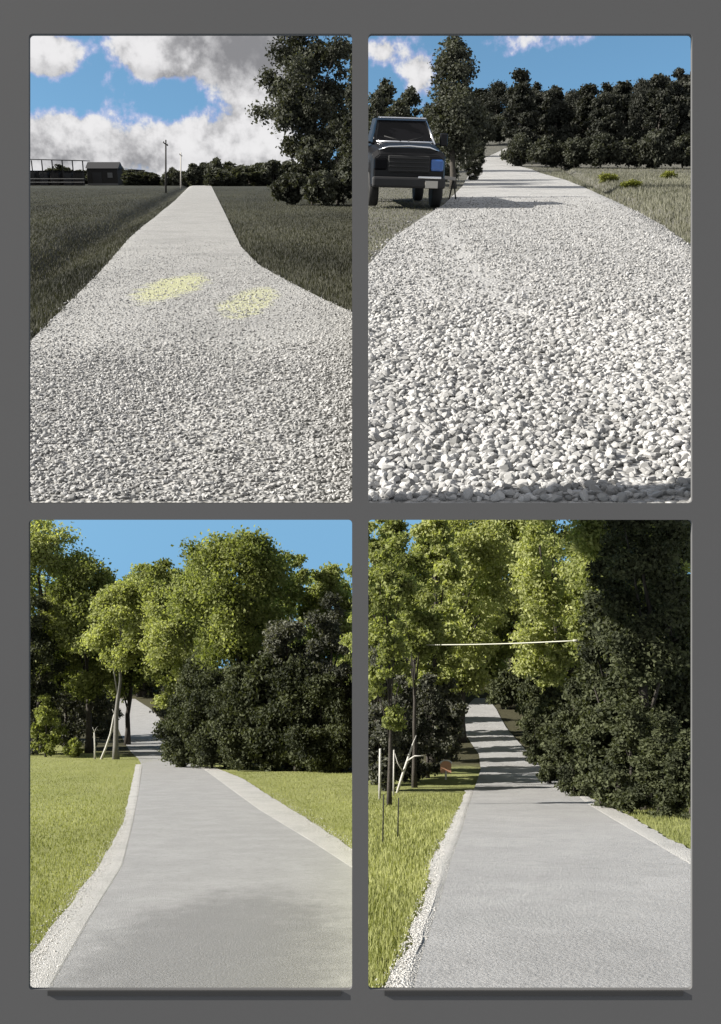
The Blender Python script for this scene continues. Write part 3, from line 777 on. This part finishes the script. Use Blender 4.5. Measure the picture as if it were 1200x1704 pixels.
def trees_lower_right():
    tree_at(BR, 648, 20, 835, 104, 'sapling_tree', 'leafy thin tree at the left edge above the wire fence', seed=401, lm='leaf_olive', nleaf=9000, leaf=.085, ncl=56, cb=.22, fill=.2, r0=.05)
    tree_at(BR, 690, 26, 900, 120, 'sapling_tree', 'slender trunked tree holding the left end of the cable', seed=402, lm='leaf_olive', nleaf=12000, leaf=.095, ncl=60, cb=.4, fill=.2, r0=.07)
    tree_at(BR, 768, 40, 820, 180, 'shade_tree', 'bright pale green tree filling the middle above the lane', seed=403, lm='leaf_light', nleaf=26000, leaf=.14, ncl=84, cb=.16)
    tree_at(BR, 905, 48, 835, 100, 'shade_tree', 'dark tree in the gap between two pale green ones', seed=404, lm='leaf_deep', nleaf=18000, leaf=.16, ncl=56, cb=.2, lean=(-1.2, 0))
    tree_at(BR, 914, 43, 815, 130, 'shade_tree', 'pale green tree arching over the middle of the far lane', seed=409, lm='leaf_light', nleaf=22000, leaf=.15, ncl=76, cb=.34, lean=(-2.2, 0))
    tree_at(BR, 1055, 27, 806, 210, 'shade_tree', 'olive crowned tree spreading behind the large dark one', seed=410, lm='leaf_olive', nleaf=24000, leaf=.11, ncl=76, cb=.5, lean=(-.5, 0))
    tree_at(BR, 945, 32, 815, 150, 'shade_tree', 'pale green tree leaning over the lane from the right', seed=405, lm='leaf_light', nleaf=24000, leaf=.12, ncl=80, cb=.18, lean=(-1.0, 0))
    tree_at(BR, 1075, 18.5, 812, 190, 'shade_tree', 'large dark tree overhanging the right lane edge', seed=406, lm='leaf_deep', nleaf=26000, leaf=.085, ncl=80, cb=.16, r0=.12)
    tree_at(BR, 1010, 22, 880, 120, 'shade_tree', 'dark tree holding the right end of the cable', seed=407, lm='leaf_deep', nleaf=18000, leaf=.09, ncl=64, cb=.12, r0=.1)
    tree_at(BR, 1120, 21, 840, 130, 'shade_tree', 'olive tipped dark tree at the far right edge', seed=408, lm='leaf_deep', nleaf=18000, leaf=.09, ncl=64, cb=.1, r0=.1)
    for px, dep, top, w, lm, cb, lb, sd in \
            [(a, b, c, d, e, f, g, 470 + i) for i, (a, b, c, d, e, f, g) in enumerate(((722, 34, 850, 110, 'leaf_light', .2, 'pale green tree left of the bright middle one'), (750, 46, 838, 120, 'leaf_light', .15, 'pale green tree just left of the dark gap tree'),
             (905, 37, 850, 90, 'leaf_olive', .14, 'olive tree tucked beside the leaning pale green one'), (1000, 29, 822, 120, 'leaf_olive', .2, 'olive tree above the right end of the cable'),
             (628, 30, 838, 110, 'leaf_olive', .1, 'dim olive tree at the upper left corner behind the thin one'), (742, 57, 960, 100, 'leaf_light', .12, 'small bright tree over the farthest lane patch')))]:
        tree_at(BR, px, dep, top, w, 'shade_tree', lb, seed=sd, lm=lm, nleaf=18000, leaf=.004 * dep, ncl=64, cb=cb, lean=(1.6, 0) if px in (750, 742) else (0, 0))
    row(BR, [(700, 46, 1120, 80), (740, 52, 1100, 80), (850, 50, 1110, 70), (890, 42, 1120, 80), (820, 66, 1080, 90), (770, 68, 1090, 80), (660, 40, 1120, 90), (930, 36, 1130, 80)], 'forest_shrub',
        '# shaded shrub in the wood floor around the far lane', 'shrub', 'shrubs on the wood floor', 'leaf_deep', 490, leaf=.15, nleaf=8000, cb=-.06, ncl=46)
    row(BR, [(915, 27, 1140, 70), (955, 23, 1120, 84), (1000, 19.5, 1150, 90), (1050, 17.5, 1170, 100), (1105, 16.5, 1180, 100), (1150, 15.8, 1200, 90), (890, 33, 1140, 56), (1080, 20, 1060, 140), (1135, 19, 1050, 120), (985, 24, 1090, 130), (1030, 19, 1110, 130), (955, 26, 1110, 120)],
        'bank_shrub', '# shrub from the left on the dark bank right of the lane', 'shrub', 'dark shrubs on the right bank', 'leaf_deep', 420, leaf=.075, nleaf=15000, cb=-.06, ncl=62)
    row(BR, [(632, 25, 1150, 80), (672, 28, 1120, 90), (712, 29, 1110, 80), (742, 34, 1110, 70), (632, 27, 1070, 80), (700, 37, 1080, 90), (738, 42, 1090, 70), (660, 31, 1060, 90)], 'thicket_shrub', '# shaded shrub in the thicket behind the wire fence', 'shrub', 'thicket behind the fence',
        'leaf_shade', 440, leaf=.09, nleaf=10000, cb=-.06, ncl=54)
    row(BR, [(655, 52, 820, 120), (720, 54, 840, 120), (800, 58, 850, 120), (856, 56, 835, 120), (920, 52, 820, 130), (1000, 46, 815, 150), (1090, 42, 815, 150), (1150, 40, 820, 110)], 'distant_tree',
        '# tree from the left in the wood closing the lower right view', 'tree', 'wood closing the lower right view', 'leaf_olive', 460, leaf=.19, nleaf=14000, cb=-.05, ncl=64)


trees_upper_left(); trees_upper_right(); trees_lower_left(); trees_lower_right()

# ---------------------------------------------------------------- sheds and poles, upper left
M['dark_metal'] = simple('dark_sheet_metal', (.013, .013, .014), .7, .0, .3, 2)
M['dark_wood'] = simple('dark_timber', (.014, .013, .012), .9, 0, .3, 5, .3)
M['pale_wood'] = simple('weathered_timber', (.36, .34, .31), .85, 0, .25, 6, .3)
M['pale_panel'] = simple('pale_panel', (.10, .10, .10), .7, 0, .1, 3)
M['black'] = simple('black_rubber', (.015, .015, .015), .8, 0, .2, 8, .2)
M['chrome'] = simple('bright_metal', (.75, .75, .76), .22, 1.0, .05, 3)


def buildings():
    d = 240.0; k = d / F
    p = TL.on(96, d); base_py = 852 - p.z / k
    pit = math.atan(TL.s)
    root = thing('open_shed', 'long low open sided shed with a thin dark roof at the left edge', 'shed', p); root.rotation_euler.x = pit
    w = 104 * k; h = (base_py - 268) * k
    mb = MB().box((0, 0, h - .12), (w, 6.0, .16), Matrix.Rotation(.025, 3, 'Y'), .03); mb.build('roof', M['dark_metal'], root)
    for i in range(7):
        MB().box((-w / 2 + .3 + i * (w - .6) / 6, -2.8, (h - .2) / 2), (.24, .24, h - .25), None, .02).build('post', M['dark_wood'], root)
    MB().box((-w * .05, 2.4, h * .29), (w * .86, .12, h * .58)).build('back_wall', M['dark_wood'], root)
    for i in range(5):
        MB().box((-w * .38 + i * w * .19, -1.0 + (i % 2) * .8, 1.5), (w * .13, 1.6, 3.0), None, .06).build('stall_box', M['dark_metal'] if i % 2 else M['dark_wood'], root)
    MB().box((0, -3.0, 1.6), (w * .97, .06, .14)).box((0, -3.0, .8), (w * .97, .06, .14)).build('rail', M['pale_wood'], root)
    d2 = 250.0; k2 = d2 / F; p2 = TL.on(176, d2); b2 = 852 - p2.z / k2
    r2 = thing('gable_barn', 'dark gable barn with a pale base strip beside the open shed', 'barn', p2); r2.rotation_euler.x = pit
    w2 = 50 * k2; h2 = (b2 - 282) * k2; rz = (b2 - 272) * k2
    MB().box((0, 0, h2 / 2), (w2, 5, h2), None, .03).build('wall', M['dark_wood'], r2)
    MB().loft([[(-w2 / 2 - .3, -2.8, h2 + .01), (-w2 / 2 - .3, 0, rz), (-w2 / 2 - .3, 2.8, h2 + .01)], [(w2 / 2 + .3, -2.8, h2 + .01), (w2 / 2 + .3, 0, rz), (w2 / 2 + .3, 2.8, h2 + .01)]]).build('roof', M['dark_metal'], r2)
    MB().box((0, -2.56, .25), (w2, .08, .4)).build('base_strip', M['pale_panel'], r2)
    MB().box((-w2 * .18, -2.55, h2 * .42), (w2 * .3, .08, h2 * .7)).build('door', M['dark_metal'], r2)
    MB().box((w2 * .25, -2.55, h2 * .6), (w2 * .16, .08, h2 * .3)).build('window', M['pale_panel'], r2)
    d3 = 262.0; k3 = d3 / F; p3 = TL.on(222, d3); b3 = 852 - p3.z / k3
    r3 = thing('lean_to_shed', 'small dark lean-to shed right of the gable barn', 'shed', p3); r3.rotation_euler.x = pit
    w3 = 36 * k3; h3 = (b3 - 284) * k3
    MB().box((0, 0, h3 / 2), (w3, 3, h3), None, .03).build('wall', M['dark_wood'], r3)
    MB().box((0, 0, h3 + .1), (w3 + .5, 3.6, .12), Matrix.Rotation(.06, 3, 'Y')).build('roof', M['dark_metal'], r3)
    MB().box((w3 * .2, -1.53, h3 * .45), (w3 * .2, .06, h3 * .85)).build('door', M['dark_metal'], r3)
    for px, dd, top, m, r, lb in ((276, 120, 233, 'dark_wood', .11, 'tall dark utility pole left of the straight gravel lane'),
                                  (301, 185, 254, 'pale_wood', .12, 'shorter pale utility pole farther along the straight lane')):
        p = TL.on(px, dd); H = (852 - top) / F * dd - p.z
        r_ = thing('utility_pole', lb, 'pole', p, 0, 'utility poles along the lane')
        MB().tube([(0, 0, -.1), (0, 0, H)], [r * 1.15, r * .8], 10).build('pole', M[m], r_)
        MB().box((0, -.14, H - .55), (1.1, .1, .12), Matrix.Rotation(math.radians(70), 3, 'Z'), .01).build('crossarm', M[m], r_)
        for s in (-.45, 0, .45):
            MB().lathe([(-.08, .03), (-.02, .06), (.04, .05), (.07, .02)], 'z', (s * .34, s * .94 - .14, H - .41), 10).build('insulator', M['pale_panel'], r_)


buildings()

# ---------------------------------------------------------------- pickup truck, upper right
def pickup():
    M['paint'] = simple('black_paint', (.006, .006, .007), .38, 0, .2, 4, 0, .25)
    M['glass'] = simple('dark_glass', (.005, .005, .006), .2, 0, .1, 2, 0, .06)
    M['blue'] = simple('headlight_blue', (.02, .09, .30), .12, 0, .25, 5, 0, .8)
    M['plate'] = simple('plate', (.42, .40, .36), .5, 0, .1, 6)
    p = TR.on(660, 25)
    r = thing('pickup_truck', 'black pickup truck facing the gravel drive, parked under dark trees', 'truck', p, math.radians(4)); r.rotation_euler.x = math.atan(TR.s); r.scale = (.87, .95, 1.0)
    s = r
    # x = across, -y = front. lengths in metres
    W = 1.0
    def sec(y, z0, z1, w0, w1, rr=.08):
        return [(-w0, y, z0), (-w0, y, z1 - rr), (-w1 + rr, y, z1), (w1 - rr, y, z1), (w0, y, z1 - rr), (w0, y, z0)]
    body = MB().loft([sec(-2.62, .55, 1.18, .93, .88, .1), sec(-2.5, .48, 1.30, 1.0, .94, .12), sec(-1.5, .46, 1.40, 1.0, .95, .1), sec(-1.35, .46, 1.40, 1.0, .95, .06),
                      sec(.6, .46, 1.38, 1.0, .96, .06), sec(2.9, .48, 1.36, 1.0, .97, .05), sec(3.0, .52, 1.34, .97, .95, .05)])
    bmesh.ops.bevel(body.bm, geom=[e for e in body.bm.edges], offset=.02, segments=2, affect='EDGES')
    body.build('body', M['paint'], s)
    MB().loft([sec(-2.56, 1.18, 1.335, .70, .62, .05), sec(-2.2, 1.3, 1.43, .78, .68, .04), sec(-1.42, 1.36, 1.47, .82, .7, .04)]).build('hood', M['paint'], s)
    MB().tube([(-.80, -2.5, 1.28), (-.55, -2.60, 1.352), (0, -2.64, 1.375), (.55, -2.60, 1.352), (.80, -2.5, 1.28)], .018, 8).build('hood_glint', M['chrome'], s)  # reflection along the hood edge, put in as a bright metal bar
    cab = MB().loft([[(-.9, -1.42, 1.36), (-.72, -.62, 1.98), (.72, -.62, 1.98), (.9, -1.42, 1.36)], [(-.92, -1.0, 1.36), (-.74, -.35, 2.03), (.74, -.35, 2.03), (.92, -1.0, 1.36)],
                     [(-.93, .5, 1.36), (-.76, .35, 2.03), (.76, .35, 2.03), (.93, .5, 1.36)], [(-.92, .75, 1.36), (-.74, .6, 1.98), (.74, .6, 1.98), (.92, .75, 1.36)]])
    cab.build('cab', M['paint'], s)
    n = Vector((0, -.62, .8)).normalized()
    MB().loft([[(-.80, -1.395, 1.40), (.80, -1.395, 1.40), (.655, -.735, 1.915), (-.655, -.735, 1.915)], [(-.80, -1.38, 1.385), (.80, -1.38, 1.385), (.655, -.72, 1.90), (-.655, -.72, 1.90)]][::-1]).build('windshield', M['glass'], s)
    MB().box((0, -.64, 2.035), (1.36, .10, .035), None, .012).build('roof_trim', M['chrome'], s)
    MB().tube([(-.78, -1.43, 1.475), (.78, -1.43, 1.475)], .026, 8).build('cowl_glint', M['chrome'], s)  # pale reflection below the windshield, put in as a bright bar
    for q in (-1, 1):
        MB().tube([(q * .1, -1.46, 1.50), (q * .55, -1.22, 1.60)], .012, 6).build('wiper', M['black'], s)
    g = MB().box((0, -2.64, .98), (1.12, .06, .38), None, .03)
    g.build('grille', M['black'], s)
    gs = MB()
    for i in range(4): gs.box((0, -2.68, .84 + i * .09), (1.08, .03, .03), None, .008)
    gs.build('grille_bar', M['dark_metal'], s)
    for q in (-1, 1):
        h = MB().box((q * .76, -2.60, .97), (.34, .12, .26), None, .04).build('headlight', M['blue'] if q > 0 else M['glass'], s)  # one headlight is coloured blue, the other dark
        h['label'] = 'blue headlight' if q > 0 else 'dark headlight'
        w = MB().box((q * 1.17, -.95, 1.55), (.22, .10, .30), None, .035)
        mi = w.build('mirror', M['paint'], s)
        MB().box((q * 1.0, -.95, 1.45), (.2, .05, .05), None, .01).build('bracket', M['black'], mi)
        MB().tube([(q * .86, -1.36, 1.42), (q * .70, -.62, 1.96)], .03, 6).build('pillar', M['chrome'] if q > 0 else M['paint'], s)  # one pillar made bright metal to put in a reflection there
    MB().box((0, -2.72, .58), (1.96, .18, .24), None, .05).build('bumper', M['dark_metal'], s)
    MB().box((.55, -2.80, .70), (.62, .04, .05), None, .012).build('bumper_trim', M['chrome'], s)
    MB().box((.60, -2.825, .55), (.34, .02, .16), None, .005).build('number_plate', M['plate'], s)
    for q in (-1, 1):
        for y in (-1.75, 1.9):
            t = MB().lathe([(-.13, .27), (-.14, .36), (-.10, .40), (.10, .40), (.14, .36), (.13, .27)], 'x', (q * .88, y, .40), 30).build('wheel', M['black'], s)
            MB().lathe([(-.02, .05), (.0, .26), (.03, .24), (.05, .08)] if q > 0 else [(-.05, .08), (-.03, .24), (0, .26), (.02, .05)], 'x', (q * 1.0, y, .40), 24).build('rim', M['dark_metal'], t)
    MB().box((0, 2.97, .6), (1.9, .16, .2), None, .04).build('rear_bumper', M['dark_metal'], s)

    p = TR.on(741, 27)
    k = 27 / F
    t = thing('sawhorse', 'small dark legged sawhorse with a pale top by the cedar', 'sawhorse', p, math.radians(20)); t.rotation_euler.x = math.atan(TR.s)
    h = 34 * k
    MB().box((0, 0, h), (.42, .10, .09), None, .01).build('top', M['pale_wood'], t)
    for a in (-1, 1):
        for b in (-1, 1):
            MB().tube([(a * .17, b * .02, h - .04), (a * .22, b * .24, 0)], .022, 6).build('leg', M['dark_wood'], t)


pickup()

# ---------------------------------------------------------------- small things, lower right and lower left
def small_things():
    M['peach'] = simple('peach_sign', (.85, .47, .30), .5, 0, .08, 4)
    M['white'] = simple('white_paint', (.78, .78, .76), .5, 0, .05, 5)
    M['pale_cable'] = simple('pale_cable', (.40, .40, .33), .5, 0, .1, 5)
    # overhead cable between two trees
    d0, d1 = 25.8, 22.0
    a = Vector(((693 - 600) / F * d0, d0, (852 - 1073) / F * d0)); b = Vector(((958 - 600) / F * d1, d1, (852 - 1066) / F * d1))
    pts = [a.lerp(b, t / 14) - Vector((0, 0, -.0 + .03 * math.sin(math.pi * t / 14))) for t in range(15)]
    c = thing('overhead_cable', 'pale straight cable strung across the lane between two trees', 'cable', a)
    o = MB().tube([q - a for q in pts], .013, 7).build('line', M['pale_cable'], c)
    MB().lathe([(-.06, .014), (-.05, .028), (.05, .028), (.06, .014)], 'x', b - a, 12).build('end_clamp', M['pale_cable'], c)
    # sign on the left verge
    p = BR.at(742, 1296)
    t = thing('marker_sign', 'small peach orange marker sign with a white rim beside the lane', 'sign', p)
    k = p.y / F
    MB().box((0, 0, 6 * k), (3 * k, 2 * k, 14 * k)).build('post', M['white'], t)
    bm = MB(); w = 9 * k; hh = []
    prof = [(-w, 10 * k), (w, 10 * k)] + [(w * math.cos(q), 26 * k + w * .55 * math.sin(q)) for q in [math.pi * i / 10 for i in range(11)]]
    bm.loft([[(x, -.012, z) for x, z in prof], [(x, .012, z) for x, z in prof]]); pl = bm.build('face', M['peach'], t)
    bm = MB(); pts = [(w * math.cos(q), -.014, 26 * k + w * .55 * math.sin(q)) for q in [math.pi * i / 10 for i in range(11)]]
    bm.tube(pts, 1.3 * k, 6).build('rim', M['white'], t)
    # pale dead branch
    p = BR.at(664, 1318); k = p.y / F
    t = thing('dead_branch', 'pale bare dead branch leaning in the shade by the fence', 'branch', p)
    def q(px, py, dy=0): return Vector(((px - 664) * k, dy, (1318 - py) * k))
    MB().tube([q(660, 1322), q(670, 1292, .1), q(678, 1268, .1), q(686, 1246, .2), q(694, 1228, .3)], [2.4 * k, 2.4 * k, 2.2 * k, 1.6 * k, .5 * k], 7)\
        .tube([q(678, 1268, .1), q(690, 1258, 0), q(706, 1256, -.1)], [1.6 * k, 1.2 * k, .4 * k], 6).tube([q(672, 1288, .1), q(662, 1270, 0), q(656, 1250, 0)], [1.4 * k, 1 * k, .4 * k], 6).build('stem', M['pale_bark'], t)
    # fence posts on the lawn
    for px, py, top, w, lb in ((632, 1330, 1246, 4.5, 'leftmost grey fence post in front of the shaded thicket'), (655, 1322, 1248, 3, 'slim pale fence post left of the dead branch'),
                               (637, 1402, 1322, 2.4, 'thin stake standing at the left edge of the sunlit lawn'), (662, 1392, 1328, 2.4, 'thin stake in the lawn nearer the white kerb')):
        p = BR.at(px, py); k = p.y / F
        t = thing('fence_post', lb, 'post', p, 0, 'posts and stakes on the lower right lawn')
        MB().tube([(0, 0, -.05), (.01, 0, (py - top) * k)], [w / 2 * k, w / 2.4 * k], 8).build('shaft', M['pale_bark'] if py < 1350 else M['dark_wood'], t)
    # pale leaning saplings by the lower left lawn
    for (pts, w, lb) in ((((158, 1262), (158, 1240), (157, 1216)), 3.2, 'thin upright pale trunk at the lawn edge'), (((168, 1266), (176, 1246), (184, 1222), (190, 1190)), 4.5, 'leaning white trunk at the lane bend')):
        d = 84.0; p = BL.on(pts[0][0], d); k = d / F; base = 852 - p.z / k
        t = thing('bare_trunk', lb, 'tree trunk', p, 0, 'bare trunks at the lane bend')
        P = [Vector(((x - pts[0][0]) * k, 0, (pts[0][1] - y) * k - .1)) for x, y in pts]
        tb = MB().tube(P, [w / 2 * k * (1 - .15 * i) for i in range(len(pts))], 9)
        for i, (ex, ey, ez) in enumerate(((-1.6, .4, 3.0), (1.9, -.3, 2.6), (-1.1, .8, 2.2), (1.4, .6, 3.0)) if w > 6 else ((.25, .1, .5), (-.2, .1, .45))):
            j = len(P) - 2 - (i // 2) if w > 6 else len(P) - 1
            a = P[j]; e = a + Vector((ex, ey, ez)); rr = w / 2 * k * .42
            tb.tube([a, a.lerp(e, .45) + Vector((0, 0, .08)), e], [rr, rr * .6, rr * .2], 6)
        tb.build('stem', M['pale_bark'] if w < 6 else M['grey_bark'], t)


small_things()
